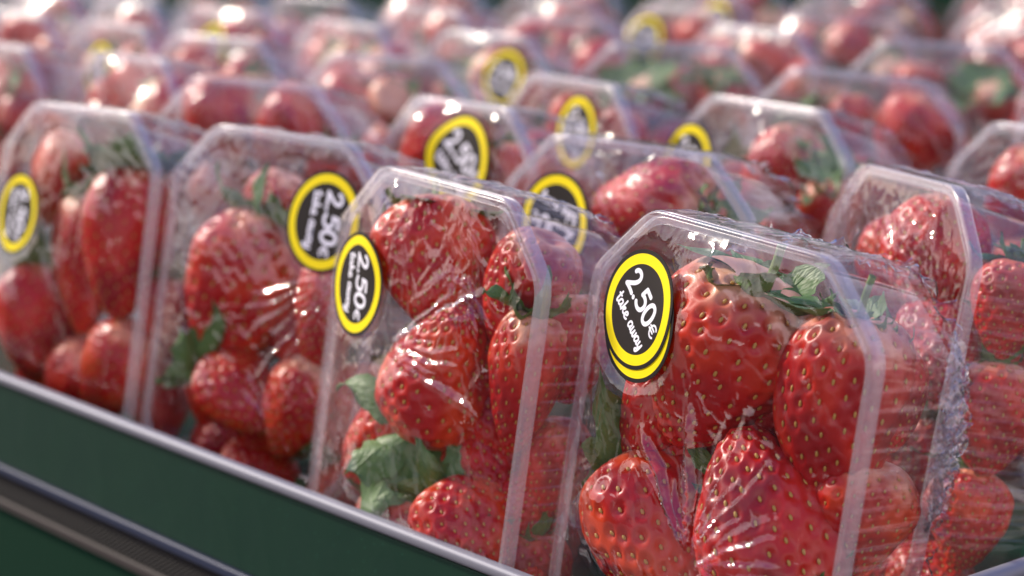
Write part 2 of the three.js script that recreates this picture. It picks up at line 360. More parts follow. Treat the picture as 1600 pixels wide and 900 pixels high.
function stickerTex() {
  const c = document.createElement('canvas'); c.width = c.height = 512;
  const x = c.getContext('2d'), disc = (r, f) => { x.fillStyle = f; x.beginPath(); x.arc(256, 256, r, 0, 7); x.fill(); };
  x.fillStyle = '#1b1613'; x.fillRect(0, 0, 512, 512); disc(238, '#ffe600'); disc(193, '#211a17');
  x.strokeStyle = '#f4f2f6';
  const write = (s, x0, y0, h, w, gap, slant) => { let at = x0; for (const ch of s) { const [gw, st] = GLYPH[ch]; handwriting(x, st, at, y0, h, w, slant); at += gw * h + gap; } };
  write('2.50', 108, 152, 104, 21, 10, -0.04); write('e', 376, 190, 62, 10, 0, 0);
  write('takE away', 112, 292, 60, 11, 2, -0.08);
  const t = new THREE.CanvasTexture(c); t.colorSpace = THREE.SRGBColorSpace; t.anisotropy = 4;
  return t;
}
M.sticker = new THREE.MeshPhysicalMaterial({ name: 'sticker_print', map: stickerTex(), roughness: 0.65, specularIntensity: 0.4 });

// ---------------------------------------------------------------- punnets
const FRONT = 'film-wrapped strawberry punnets in the row behind the tray rim';
const BACK = 'film-wrapped strawberry punnets in the rows behind the first';
// key: [along, back, yaw, lean, roll in degrees, level of detail 0 near .. 2 far, label]
const PUNNETS = {
  P4: [0.053, 0.011, 4.9, 7.7, 2.2, 0, 'nearest clear punnet with two overlapping price stickers on its film'],
  P3: [-0.068, 0.005, 6.1, 8.1, 1.1, 0, 'clear punnet with a narrow turned sticker at its left edge, next to the nearest one'],
  P2: [-0.201, 0.032, -7.1, 11.1, 0.2, 0, 'front row punnet with a sideways sticker at its upper right corner'],
  P1: [-0.319, 0.016, -1.5, 10.7, -1.7, 1, 'leftmost front row punnet, its sticker cut by the left picture edge'],
  P5: [0.007, 0.134, 27.8, 10.6, -2.5, 0, 'punnet without a sticker behind the nearest one, turned to show its ribbed side'],
  A: [-0.091, 0.115, -5, 7, 0.5, 1, 'second row punnet with an upside down sticker, behind the two sharpest punnets'],
  B: [-0.238, 0.152, 7.9, 9, -1.3, 1, 'second row punnet with a large tilted sticker filling its upper middle'],
  C: [-0.352, 0.129, -12.5, 8.3, -0.2, 1, 'second row punnet with two big red berries at its top, behind the sideways sticker'],
  D: [-0.504, 0.148, 3.6, 9.3, -1.2, 1, 'small blurred punnet in second row behind the leftmost front one'],
  K: [-0.61, 0.128, -0.7, 8.2, 0.2, 2, 'punnet of the second row cut by the left picture edge'],
  N: [-0.019, 0.271, 8, 8.1, -0.4, 1, 'third row punnet with pale glare on its film, cut by the right picture edge'],
  F: [-0.159, 0.252, 8.3, 8.9, -0.3, 1, 'third row punnet with a half hidden sticker at its left, right of centre'],
  E: [-0.281, 0.252, 11.5, 8.6, -0.6, 1, 'third row punnet with a small upright sticker, in the upper middle'],
  I: [-0.411, 0.25, -9.1, 8.4, -1.5, 2, 'third row punnet without a sticker, left of the one with the small sticker'],
  J: [-0.568, 0.247, -5.4, 9, -0.8, 2, 'third row punnet without a sticker, upper left, second from the left edge'],
  Q: [-0.692, 0.25, 3, 8.6, 0.5, 2, 'third row punnet with a blurred yellow sticker near the left picture edge'],
  R: [-0.81, 0.245, -4, 8.6, 0.5, 2, 'third row punnet at the very left edge of the picture'],
  G: [-0.208, 0.376, -8.2, 7.3, 1.3, 1, 'fourth row punnet with one big red berry behind its film, upper right'],
  H: [-0.374, 0.42, -13.6, 8.8, -1.5, 2, 'fourth row punnet with a wide green leaf across its top'],
  L: [-0.498, 0.384, 0.3, 8.8, -0.7, 2, 'fourth row punnet with a blurred round sticker at its top right'],
  S: [-0.62, 0.37, 5, 8.8, 0.4, 2, 'fourth row punnet left of the one with the blurred round sticker'],
  T: [-0.745, 0.37, -6, 8.8, -0.4, 2, 'fourth row punnet with an arc of yellow sticker, upper left'],
  U: [-0.87, 0.365, 4, 8.8, -0.4, 2, 'fourth row punnet at the top left corner of the picture'],
  V: [-0.075, 0.392, 6, 8.4, 0.3, 2, 'fourth row punnet cut by the right edge of the picture'],
  MM: [-0.29, 0.545, -10.2, 8.4, 0.3, 2, 'fifth row punnet with a green leaf at its right, near the upper right edge'],
  X: [-0.16, 0.515, 4, 8.6, 0.2, 2, 'fifth row punnet at the right edge of the picture, mostly cut off'],
  Y: [-0.435, 0.54, 5, 8.6, 0.2, 2, 'fifth row punnet behind the one with the wide green leaf'],
  Z: [-0.565, 0.505, -5, 8.6, 0.2, 2, 'fifth row punnet left of the wide green leaf, at the top middle'],
  AA: [-0.69, 0.492, 6, 8.6, 0.2, 2, 'fifth row punnet left of the top middle'],
  AB: [-0.81, 0.485, -3, 8.6, 0.2, 2, 'fifth row punnet at the top edge, left quarter of the picture'],
  AC: [-0.33, 0.675, 7, 8.6, 0.2, 2, 'sixth row punnet near the top right corner of the picture'],
  AD: [-0.46, 0.655, -6, 8.6, 0.2, 2, 'sixth row punnet without a sticker, top right, left of the corner one'],
  AE: [-0.585, 0.63, 3, 8.6, 0.2, 2, 'sixth row punnet with a pale yellow sticker, just right of the middle'],
  AF: [-0.7, 0.615, -4, 8.6, 0.2, 2, 'sixth row punnet at the top edge, at the middle of the picture'],
  AG: [-0.42, 0.785, 4, 8.6, 0.2, 2, 'last row punnet under the red crate, top right'],
  AI: [-0.68, 0.745, 3, 8.6, 0.2, 2, 'last row punnet with a yellow and black sticker cut by the top edge'],
  AJ: [-0.5, 0.9, 4, 8.6, 0.2, 2, 'punnet touching the red crate at the far end of the tray'],
  AK: [-0.37, 0.91, -4, 8.6, 0.2, 2, 'punnet at the far end of the tray, by the dark green corner'],
  AL: [-0.63, 0.88, -4, 8.6, 0.2, 2, 'far end punnet cut by the top edge, left of the red crate'],
  AM: [-0.995, 0.37, 4, 8.6, 0.2, 2, 'fourth row punnet cut by the top left corner of the picture'],
  AN: [-0.935, 0.49, -4, 8.6, 0.2, 2, 'fifth row punnet above the top left corner, only a sliver in view'],
  AO: [-0.825, 0.61, -4, 8.6, 0.2, 2, 'sixth row punnet cut by the top edge, left of the middle'],
  AP: [-0.46, 1.03, 5, 8.6, 0.2, 2, 'punnet under the red strip at the top edge, on the far rim of the tray'],
  AQ: [-0.585, 1.01, -4, 8.6, 0.2, 2, 'punnet on the far rim of the tray, left of the red strip'],
  AR: [-0.71, 0.985, 4, 8.6, 0.2, 2, 'punnet on the far rim of the tray, near the middle of the top edge'],
  AS: [-0.755, 0.865, -5, 8.6, 0.2, 2, 'far punnet at the middle of the top edge'],
  AT: [-0.81, 0.735, 3, 8.6, 0.2, 2, 'far punnet at the top edge, left of the middle'],
  AH: [-0.55, 0.765, -5, 8.6, 0.2, 2, 'last row punnet left of the red crate, at the top edge'],
};
// berries: [x, y, z in mm, length mm, width / length, direction of the tip in degrees, tip towards the viewer, variant, calyx?]
const BERRIES = {
  P4: [
    [-14, 103, -8, 57, 0.82, -114, 0.1, 0, 1, 'large strawberry with pale shoulder and broad leaves right of the stickers, nearest punnet', 1.15],
    [28, 100, -24, 54, 0.68, -92, 0, 1, 1, 'dark red strawberry along the right edge of the nearest punnet', 0.8],
    [-29, 44, -9, 54, 0.9, -30, 0.25, 2, 1, 'round bright strawberry at the lower left of the nearest punnet', 1.4],
    [17, 64, -9, 54, 0.8, 118, 0.15, 3, 0, 'strawberry with its tip up under the starburst of film folds, nearest punnet'],
    [-41, 82, -17, 42, 0.62, -105, 0, 3, 1, 'slim dark strawberry below the stickers at the left of the nearest punnet'],
    [29, 32, -18, 34, 0.9, -138, 0.2, 4, 1, 'pale shouldered strawberry at the bottom right of the nearest punnet'],
    [-5, 20, -14, 36, 0.8, 20, 0, 1, 0, 'strawberry at the bottom of the nearest punnet, below the starburst'],
    [37, 70, -34, 34, 0.8, -100, 0, 2, 0, 'strawberry seen through the side wall of the nearest punnet, middle'],
    [36, 105, -34, 30, 0.8, -70, 0, 3, 1, 'strawberry seen through the side wall of the nearest punnet, upper'],
    [38, 36, -34, 32, 0.8, -60, 0, 0, 1, 'leafy strawberry seen through the side wall of the nearest punnet, low'],
  ],
  P3: [
    [-20, 113, -15, 46, 0.84, -62, 0.15, 2, 1, 'orange red strawberry at the top of the punnet with the narrow sticker', 1.5],
    [-4, 81, -5, 50, 0.90, 62, 0.25, 2, 1, 'plump strawberry above a leaf cluster, middle of the punnet with the narrow sticker', 1.9],
    [34, 86, -18, 46, 0.62, -97, 0, 0, 1, 'tall strawberry behind the right rim of the punnet with the narrow sticker'],
    [-36, 48, -18, 52, 0.66, -140, 0.1, 0, 0, 'pointed strawberry at the lower left of the punnet with the narrow sticker'],
    [8, 52, -26, 36, 0.8, -26, 0.2, 1, 0, 'small dark strawberry behind the leaf cluster of the punnet with the narrow sticker'],
    [-18, 24, -14, 40, 0.80, -150, 0.3, 2, 1, 'orange strawberry touching the tray rim, bottom of the punnet with the narrow sticker'],
    [23, 33, -13, 38, 0.9, -30, 0.25, 2, 1, 'small round strawberry low at the right, under the leaf cluster', 1.4],
    [20, 112, -24, 40, 0.8, -109, 0.1, 1, 0, 'shaded strawberry at the upper right of the punnet with the narrow sticker'],
    [38, 58, -34, 34, 0.7, -97, 0, 3, 0, 'strawberry behind the ribbed side of the punnet with the narrow sticker, middle'],
    [38, 98, -34, 34, 0.8, -80, 0, 1, 0, 'strawberry behind the ribbed side of the punnet with the narrow sticker, upper'],
    [36, 20, -30, 34, 0.8, -80, 0, 3, 1, 'strawberry behind the ribbed side of the punnet with the narrow sticker, low'],
  ],
  P2: [
    [-25, 79, -10, 66, 0.72, -104, 0.15, 2, 1, 'large orange red strawberry with leaves on top, punnet with the sideways sticker'],
    [-26, 113, -26, 30, 0.95, -108, 0.1, 1, 0, 'small strawberry behind the top of the large orange red one'],
    [24, 80, -16, 46, 0.72, -103, 0.1, 0, 1, 'strawberry under the sideways sticker'],
    [-40, 40, -20, 36, 0.72, -95, 0, 3, 1, 'dark strawberry at the left bottom beside the tray rim, punnet with the sideways sticker'],
    [-12, 40, -9, 42, 0.8, -28, 0.1, 4, 1, 'leafy strawberry low in the punnet with the sideways sticker', 1.8],
    [16, 40, -14, 42, 0.8, -109, 0.1, 4, 0, 'strawberry under curved film folds, lower right of the punnet with the sideways sticker'],
    [6, 108, -30, 30, 0.9, -113, 0, 3, 0, 'shaded strawberry left of the sideways sticker'],
    [38, 44, -26, 36, 0.8, -80, 0, 3, 0, 'strawberry at the right rim of the punnet with the sideways sticker'],
  ],
  P1: [
    [-34, 111, -14, 42, 0.74, -107, 0.15, 2, 0, 'orange strawberry at the upper left of the leftmost front punnet'],
    [24, 90, -14, 62, 0.6, -80, 0.1, 3, 1, 'long dark red strawberry with green leaves, right side of the leftmost front punnet', 1.5],
    [-6, 78, -16, 58, 0.55, -85, 0, 0, 1, 'slim strawberry in the middle of the leftmost front punnet'],
    [-32, 50, -11, 48, 0.80, -75, 0.2, 3, 1, 'dark strawberry with a pale leafy top, lower left of the leftmost front punnet'],
    [26, 36, -16, 46, 0.78, -119, 0.1, 2, 0, 'orange strawberry at the lower right corner of the leftmost front punnet'],
    [-2, 28, -16, 36, 0.9, -114, 0, 1, 0, 'strawberry at the bottom of the leftmost front punnet'],
    [40, 62, -30, 34, 0.8, -90, 0, 3, 1], [40, 26, -28, 34, 0.8, -60, 0, 0, 0], [-36, 22, -20, 34, 0.8, -120, 0, 2, 1], [2, 112, -28, 32, 0.8, -90, 0, 1, 1],
  ],
  P5: [
    [6, 118, -13, 40, 0.86, -60, 0.2, 1, 0, 'red strawberry with swirled reflections at the top of the turned ribbed punnet'],
    [-34, 108, -20, 40, 0.75, -62, 0, 2, 0, 'pale blurred strawberry at the left of the turned ribbed punnet'],
    [22, 88, -14, 40, 0.8, -33, 0.2, 1, 1, 'strawberry below the swirled one in the turned ribbed punnet'],
    [-22, 76, -18, 44, 0.8, -28, 0, 3, 1, 'strawberry low behind the nearest punnet, in the turned ribbed punnet'],
    [40, 108, -26, 32, 0.8, -91, 0, 3, 1, 'strawberry behind the upper ribs of the turned punnet'],
    [38, 72, -28, 36, 0.82, -80, 0, 1, 1, 'strawberry behind the middle ribs of the turned punnet'],
    [38, 38, -27, 32, 0.84, -70, 0, 2, 1, 'orange tipped strawberry low behind the ribs, beside the tray side rim'],
    [14, 48, -20, 40, 0.8, -100, 0, 3, 1, 'strawberry low in the front of the turned ribbed punnet'],
    [16, 18, -20, 36, 0.8, 100, 0, 0, 0, 'strawberry at the bottom of the turned ribbed punnet'],
  ],
  A: [[6, 119, -10, 56, 0.66, -165, 0.1, 1, 1, 'big strawberry lying across the top of the punnet with the upside down sticker'], [34, 96, -18, 36, 0.8, -98, 0.1, 0, 1], [-34, 98, -20, 36, 0.8, -39, 0, 3, 0], [2, 84, -18, 36, 0.8, -49, 0, 2, 0], [30, 62, -20, 36, 0.8, -80, 0, 1, 0]],
  B: [[-20, 117, -6, 50, 0.75, -130, 0.1, 3, 0, undefined, 1, 15], [30, 112, -16, 36, 0.8, -70, 0, 0, 1], [-4, 100, -20, 40, 0.8, -100, 0, 1, 0], [-30, 80, -18, 40, 0.8, -60, 0, 2, 0], [28, 76, -18, 40, 0.8, -120, 0, 3, 0]],
  C: [[-28, 122, -12, 46, 0.74, -66, 0.1, 1, 0, 'big red strawberry at the top left of the punnet with two big berries'], [14, 122, -12, 44, 0.8, -120, 0.1, 3, 0, 'dark red strawberry at the top right of the punnet with two big berries'], [40, 100, -18, 34, 0.8, -90, 0, 0, 1], [-30, 84, -18, 40, 0.8, -90, 0, 0, 0], [8, 84, -18, 40, 0.8, -70, 0, 2, 0]],
  F: [[4, 115, -12, 40, 0.86, -134, 0.15, 1, 1, 'rounded red strawberry in the third row punnet with the half hidden sticker'], [38, 102, -14, 32, 0.78, -104, -0.6, 2, 1, undefined, 1.5], [-30, 98, -20, 36, 0.8, -56, 0, 0, 1], [6, 78, -18, 38, 0.8, -80, 0, 3, 0]],
  G: [[28, 117, -12, 42, 0.9, -97, 0.1, 1, 0, 'big red strawberry showing through the film of the fourth row punnet, upper right'], [-10, 118, -18, 30, 0.8, -82, 0, 3, 0], [-36, 108, -20, 32, 0.8, -71, -0.8, 0, 1, undefined, 1.5], [2, 88, -20, 36, 0.9, -93, 0, 1, 0]],
  E: [[-14, 118, -14, 38, 0.7, -97, 0.1, 2, 1], [24, 116, -16, 34, 0.7, -95, 0.1, 1, 0], [-40, 102, -20, 34, 0.8, -35, 0, 0, 1], [6, 88, -18, 40, 0.8, -90, 0, 3, 0]],
  MM: [[-20, 112, -14, 40, 0.8, -90, 0, 1, 0], [30, 112, -15, 34, 0.8, -95, -1.2, 4, 1, undefined, 1.9], [2, 92, -18, 38, 0.8, -80, 0, 3, 1]],
  H: [[-16, 112, -16, 36, 0.8, -80, -1.2, 4, 1, undefined, 2], [28, 112, -15, 32, 0.8, -98, -0.6, 2, 1, undefined, 1.6], [2, 84, -18, 36, 0.8, -60, 0, 0, 1]],
  N: [[-28, 116, -12, 38, 0.75, -111, 0.1, 1, 0], [16, 108, -18, 38, 0.8, -68, 0, 3, 0], [-22, 82, -18, 36, 0.8, -68, 0, 0, 0], [-36, 52, -20, 36, 0.8, -90, 0, 1, 1], [-30, 20, -20, 36, 0.85, -60, 0, 3, 1], [4, 24, -20, 36, 0.85, -120, 0, 1, 0]],
};
// stickers: [x, y in mm, clockwise turn of the writing in degrees]
const STICKERS = {
  P4: [[-29.5, 111, 54, 17.5], [-31, 114.5, 38, 17.5]], P3: [[-37, 103, 88]], P2: [[32, 113, 92, 19]], P1: [[-36, 95, 88]], A: [[-29, 111, 197, 18.5]], B: [[12, 118, 36, 20.5]], E: [[14, 119, 40]], L: [[28, 118, 10]], F: [[-44, 112, 30]],
  Q: [[-4, 114, 60]], T: [[-2, 116, 10]], AE: [[-26, 118, 10]], AI: [[25, 121, 10]],
};
// folds in the front film: fans [x, y in mm, from deg, to deg, ridges, inner mm, outer mm, height mm]
const FANS = {
  P4: [[10, 52, 30, 150, 12, 3, 52, 2.6], [10, 50, -16, 34, 7, 4, 44, 3.4], [-18, 140, 215, 330, 16, 2, 34, 0.5], [-44, 66, 40, 140, 8, 2, 30, 0.5], [52, 120, 180, 260, 9, 2, 34, 0.5], [-52, 60, -60, 60, 8, 2, 26, 0.4]],
  P3: [[-14, 86, -14, 40, 8, 6, 66, 2.8], [20, 120, 200, 330, 18, 3, 36, 1.6], [-22, 141, 235, 310, 18, 3, 60, 0.7], [22, 141, 225, 300, 18, 3, 46, 0.7], [-50, 86, -20, 60, 8, 3, 36, 0.8], [-18, 90, 140, 260, 10, 2, 24, 0.7]],
  P2: [[46, 96, 195, 260, 8, 3, 70, 3], [-10, 141, 220, 330, 16, 3, 50, 0.7], [-50, 90, -70, 60, 10, 2, 40, 0.8], [20, 34, 20, 170, 9, 4, 36, 1.2]],
  P1: [[-10, 84, 60, 140, 10, 3, 50, 1.0], [10, 60, 20, 160, 10, 3, 60, 1.0], [0, 141, 220, 320, 12, 3, 50, 0.7]],
  P5: [[14, 116, 0, 360, 24, 2, 26, 0.9], [-40, 141, 250, 330, 16, 3, 50, 0.8], [30, 141, 220, 290, 16, 3, 50, 0.7]],
};
const genericFans = (k) => [[lerp(-30, 30, hash(k, 1)), 141, 205, 335, 12, 3, 60, 1.5], [lerp(-40, 40, hash(k, 2)), lerp(90, 125, hash(k, 3)), hash(k, 4) * 360, hash(k, 4) * 360 + 140, 9, 3, 50, 2], [52, 110, 120, 250, 8, 2, 50, 1.4], [-52, 112, -70, 60, 8, 2, 50, 1.2]];

function heightOf(list, nx, ny, cellsX, cellsY) {
  // greatest z of the berries over the front plane
  const hgt = new Float32Array((nx + 1) * (ny + 1)).fill(-1), v = new THREE.Vector3(), P = [];
  for (const { geo, matrix } of list) {
    const p = geo.attributes.position, ix = geo.index; P.length = 0;
    for (let i = 0; i < p.count; i++) { v.fromBufferAttribute(p, i).applyMatrix4(matrix); P.push((v.x / W + 0.5) * nx, (v.y / H) * ny, v.z); }
    for (let t = 0; t < ix.count; t += 3) {
      const a = ix.getX(t) * 3, b = ix.getX(t + 1) * 3, c = ix.getX(t + 2) * 3;
      if (Math.max(P[a + 2], P[b + 2], P[c + 2]) < -0.004) continue;
      const x0 = Math.max(0, Math.ceil(Math.min(P[a], P[b], P[c]))), x1 = Math.min(nx, Math.floor(Math.max(P[a], P[b], P[c]))), y0 = Math.max(0, Math.ceil(Math.min(P[a + 1], P[b + 1], P[c + 1]))), y1 = Math.min(ny, Math.floor(Math.max(P[a + 1], P[b + 1], P[c + 1])));
      const d = (P[b] - P[a]) * (P[c + 1] - P[a + 1]) - (P[c] - P[a]) * (P[b + 1] - P[a + 1]); if (Math.abs(d) < 1e-9) continue;
      for (let y = y0; y <= y1; y++) for (let x = x0; x <= x1; x++) {
        const s = ((x - P[a]) * (P[c + 1] - P[a + 1]) - (P[c] - P[a]) * (y - P[a + 1])) / d, q = ((P[b] - P[a]) * (y - P[a + 1]) - (x - P[a]) * (P[b + 1] - P[a + 1])) / d;
        if (s < -0.01 || q < -0.01 || s + q > 1.01) continue;
        const z = P[a + 2] + s * (P[b + 2] - P[a + 2]) + q * (P[c + 2] - P[a + 2]), o = y * (nx + 1) + x;
        if (z > hgt[o]) hgt[o] = z;
      }
    }
  }
  return hgt;
}
const halfW = (y) => { const e = Math.min(y, H - y); return W / 2 - (e < CY ? (1 - e / CY) * CX : 0); };
function sample(a, nx, ny, x, y) { // bilinear, x y in metres
  const u = clamp((x / W + 0.5) * nx, 0, nx - 1e-3), v = clamp((y / H) * ny, 0, ny - 1e-3), i = Math.floor(u), j = Math.floor(v), s = u - i, t = v - j, w = nx + 1;
  return lerp(lerp(a[j * w + i], a[j * w + i + 1], s), lerp(a[(j + 1) * w + i], a[(j + 1) * w + i + 1], s), t);
}
function frontFilm(key, num, lod, list) {
  const nx = 72, ny = 86, w = nx + 1, obst = heightOf(list, nx, ny), z = new Float32Array(w * (ny + 1)), fixed = new Uint8Array(z.length);
  for (let j = 0; j <= ny; j++) for (let i = 0; i <= nx; i++) {
    const x = (i / nx - 0.5) * W, y = (j / ny) * H, o = j * w + i;
    fixed[o] = Math.abs(x) > halfW(y) - 0.0025 || j < 2 || j > ny - 2;
    z[o] = fixed[o] ? 0.0008 : Math.max(0.0008, obst[o] + 0.001);
  }
  for (let it = 0; it < 260; it++) for (let j = 1; j < ny; j++) for (let i = 1; i < nx; i++) {
    const o = j * w + i; if (fixed[o]) continue;
    const a = z[o] + 1.7 * ((z[o - 1] + z[o + 1] + z[o - w] + z[o + w]) / 4 - z[o]);
    z[o] = Math.max(a, obst[o] + 0.0009);
  }
  const zAt = (x, y) => sample(z, nx, ny, x, y);
  // stickers: the film's own shape, smoothed, and pressed flat under them
  const stick = (STICKERS[key] ?? []).map(([x, y, turn, R = 17.5]) => ({ x: x / 1000, y: y / 1000, turn, R: R / 1000 }));
  const smoothZ = (s, x, y) => { let a = 0, n = 0; for (let p = -3; p <= 3; p++) for (let q = -3; q <= 3; q++) { a += zAt(clamp(x + p * 0.0022, -W / 2, W / 2), clamp(y + q * 0.0022, 0, H)); n++; } return a / n; };
  for (const s of stick) {
    s.lift = 0;
    for (let a = 0; a < 40; a++) for (const r of [0.2, 0.5, 0.8, 1]) { const x = s.x + Math.cos(a * 0.157) * r * s.R, y = s.y + Math.sin(a * 0.157) * r * s.R; s.lift = Math.max(s.lift, zAt(x, y) - smoothZ(s, x, y)); }
  }
  const fans = (FANS[key] ?? genericFans(num)).map((f) => f.map((x, i) => (i < 2 || i > 4 ? x / 1000 : x)));
  const res = [150, 80, 44][lod], rows = Math.round(res * 1.2);
  const wrinkle = (x, y) => {
    let h = 0;
    for (let k = 0; k < fans.length; k++) {
      const [fx, fy, a0, a1, n, r0, r1, amp] = fans[k], dx = x - fx, dy = y - fy, r = Math.hypot(dx, dy); if (r > r1 || r < 1e-5) continue;
      let a = Math.atan2(dy, dx) / DEG - a0; a = ((a % 360) + 360) % 360; const span = a1 - a0; if (a > span) continue;
      const u = (a / span) * n + 0.5 * noise(r * 90, a * 0.04, k * 3 + num), i = Math.floor(u), f = Math.abs((u - i) * 2 - 1);
      const reach = r1 * (0.45 + 0.55 * hash(i + k * 40, num)), own = 0.35 + 0.65 * hash(i + k * 40, num + 9);
      const edge = span >= 359 ? 1 : sst(Math.min(a, span - a), 0, span * 0.12);
      h += 1.25 * amp * own * Math.pow(1 - f, 2) * sst(r, r0 * 0.3, r0 * 2) * (1 - sst(r, reach * 0.55, reach)) * edge;
    }
    const c = noise(x * 160, y * 160, num * 3.7), e = noise(x * 60 + 9, y * 60, num * 1.3);
    h += 0.0014 * (0.6 + noise(x * 55 + num, y * 38, num * 2.1)) * (0.6 + 0.6 * noise(x * 18, y * 18, num * 5.3));
    return h + 0.00025 * ridge(clamp(c * 1.6, -1, 1)) + 0.0003 * ridge(clamp(e * 1.5, -1, 1));
  };
  const film = gridGeo(rows, res, (i, j) => {
    const y = (i / rows) * (H - 0.0006) + 0.0003, x = (j / res * 2 - 1) * (halfW(y) - 0.0003);
    const inside = Math.min(halfW(y) - Math.abs(x), y, H - y);
    let q = zAt(x, y), under = 1;
    for (const s of stick) { const d = Math.hypot(x - s.x, y - s.y); if (d < s.R * 1.25) { const t = 1 - sst(d, s.R * 1.02, s.R * 1.25); under = Math.min(under, 1 - t); } }
    q += wrinkle(x, y) * under * sst(inside, 0.001, 0.006);
    return [x, y, q];
  }, (i, j, q) => [q[0] + num * 0.037, q[1] + num * 0.051]);
  const discs = stick.map((s, n) => {
    const rr = 8, aa = 48, up = s.lift + 0.0004 + 0.0003 * n;
    const top = weld(gridGeo(rr, aa, (i, j) => { const r = s.R * i / rr, a = 2 * Math.PI * (j % aa) / aa, x = s.x + r * Math.cos(a), y = s.y + r * Math.sin(a); return [x, y, smoothZ(s, x, y) + up]; },
      (i, j) => { const r = 0.5 * i / rr, a = 2 * Math.PI * j / aa + s.turn * DEG; return [0.5 + r * Math.cos(a), 0.5 + r * Math.sin(a)]; }), rr, aa);
    const edge = gridGeo(1, aa, (i, j) => { const a = 2 * Math.PI * (j % aa) / aa, x = s.x + s.R * Math.cos(a), y = s.y + s.R * Math.sin(a); return [x, y, smoothZ(s, x, y) + up - 0.00018 * i]; }, () => [0.5, 0.997]);
    return mergeGeometries([top, edge]);
  });
  return { film, discs };
}
// the film round the sides: from the rim back, drawn together and crumpled behind
function skirtFilm(num, lod, crumple) {
  const n = [90, 30, 10][lod], rows = [30, 14, 7][lod], depth = D * 1.02, rings = [];
  for (let i = 0; i <= rows; i++) { const t = i / rows; rings.push(outline(-0.0006 + 0.0009 * t + depth * DRAFT * 0.75 * t * t, n, Math.round(n * 0.8))); }
  const cols = rings[0].length - 1;
  let per = 0; const arc = [0]; for (let j = 1; j <= cols; j++) { per += Math.hypot(rings[0][j][0] - rings[0][j - 1][0], rings[0][j][1] - rings[0][j - 1][1]); arc.push(per); }
  return weld(gridGeo(rows, cols, (i, j) => {
    const t = i / rows, [x, y] = rings[i][j], a = (arc[j % cols] / per) * Math.PI * 2, L = arc[j % cols] * 1000;
    const nx = x / (W / 2), ny = (y - H / 2) / (H / 2), q = Math.hypot(nx, ny) || 1;
    const streak = ridge(clamp(1.5 * noise(Math.cos(a) * 14, Math.sin(a) * 14, t * 1.2 + num * 3), -1, 1)) + 0.6 * ridge(clamp(1.5 * noise(Math.cos(a) * 34, Math.sin(a) * 34, t * 0.8 + num * 2), -1, 1));
    const crump = noise(x * 220, y * 220, t * 7 + num) + 0.6 * noise(x * 480, y * 480, t * 16 + num) + 0.4 * noise(x * 900, y * 900, t * 30);
    const out = (0.0011 * streak * sst(t, 0.03, 0.3) + crumple * 0.0042 * crump * sst(t, 0.72, 1)) , back = crumple * 0.003 * noise(x * 300 + 7, y * 300, num) * sst(t, 0.75, 1);
    return [x + (nx / q) * out, y + (ny / q) * out, -0.0006 - depth * t + back];
  }, (i, j) => [i / rows * 0.5 + num * 0.1, arc[j] * 18]), rows, cols);
}

// the gathered, heat-shrunk end of the wrap: crumpled folds bunched along the back edge of the side
function filmKnot() {
  const sheets = [];
  for (let k = 0; k < 2; k++) sheets.push(gridGeo(70, 26, (i, j) => {
    const t = i / 70, s = j / 26 - 0.5, y = 0.07 + 0.056 * t, e = Math.pow(Math.sin(Math.PI * t), 0.6), a = k * 1.1 + 0.5;
    const c = Math.abs(noise(t * 9, s * 6, k * 3.1)) + 0.6 * Math.abs(noise(t * 20, s * 8, k * 5.7)), w = 0.011 * s * e;
    return [0.0535 - 0.004 * Math.pow(t - 0.45, 2) * 4 + w * Math.cos(a) + 0.0055 * e * (c - 0.25), y + 0.0035 * noise(t * 14, s * 8, k + 9), -0.0405 + w * Math.sin(a) + 0.005 * e * noise(t * 18, s * 9, k * 7)];
  }, (i, j) => [i / 70 * 0.6, j / 26 * 0.3]));
  return mergeGeometries(sheets);
}
const tipFrom = new THREE.Vector3(0, -1, 0);
function berryMatrix(b, spin) {
  const [x, y, z, len, wr, ang, tz] = b, rw = len * wr / 2;
  const zc = clamp(z, -42 + rw * 0.9, (b[11] ?? 6.5) - rw * 0.92), xl = Math.max(2, 56 - rw - 0.08 * len);
  const v = new THREE.Vector3(Math.cos(ang * DEG), Math.sin(ang * DEG), tz).normalize();
  const q = new THREE.Quaternion().setFromUnitVectors(tipFrom, v).multiply(new THREE.Quaternion().setFromAxisAngle(new THREE.Vector3(0, 1, 0), spin));
  const L = len * (b[12] ?? 1.05) / 1000;
  return new THREE.Matrix4().compose(new THREE.Vector3(clamp(x, -xl - 3, xl + 3) / 1000, y / 1000, zc / 1000), q, new THREE.Vector3(L * wr, L, L * wr));
}
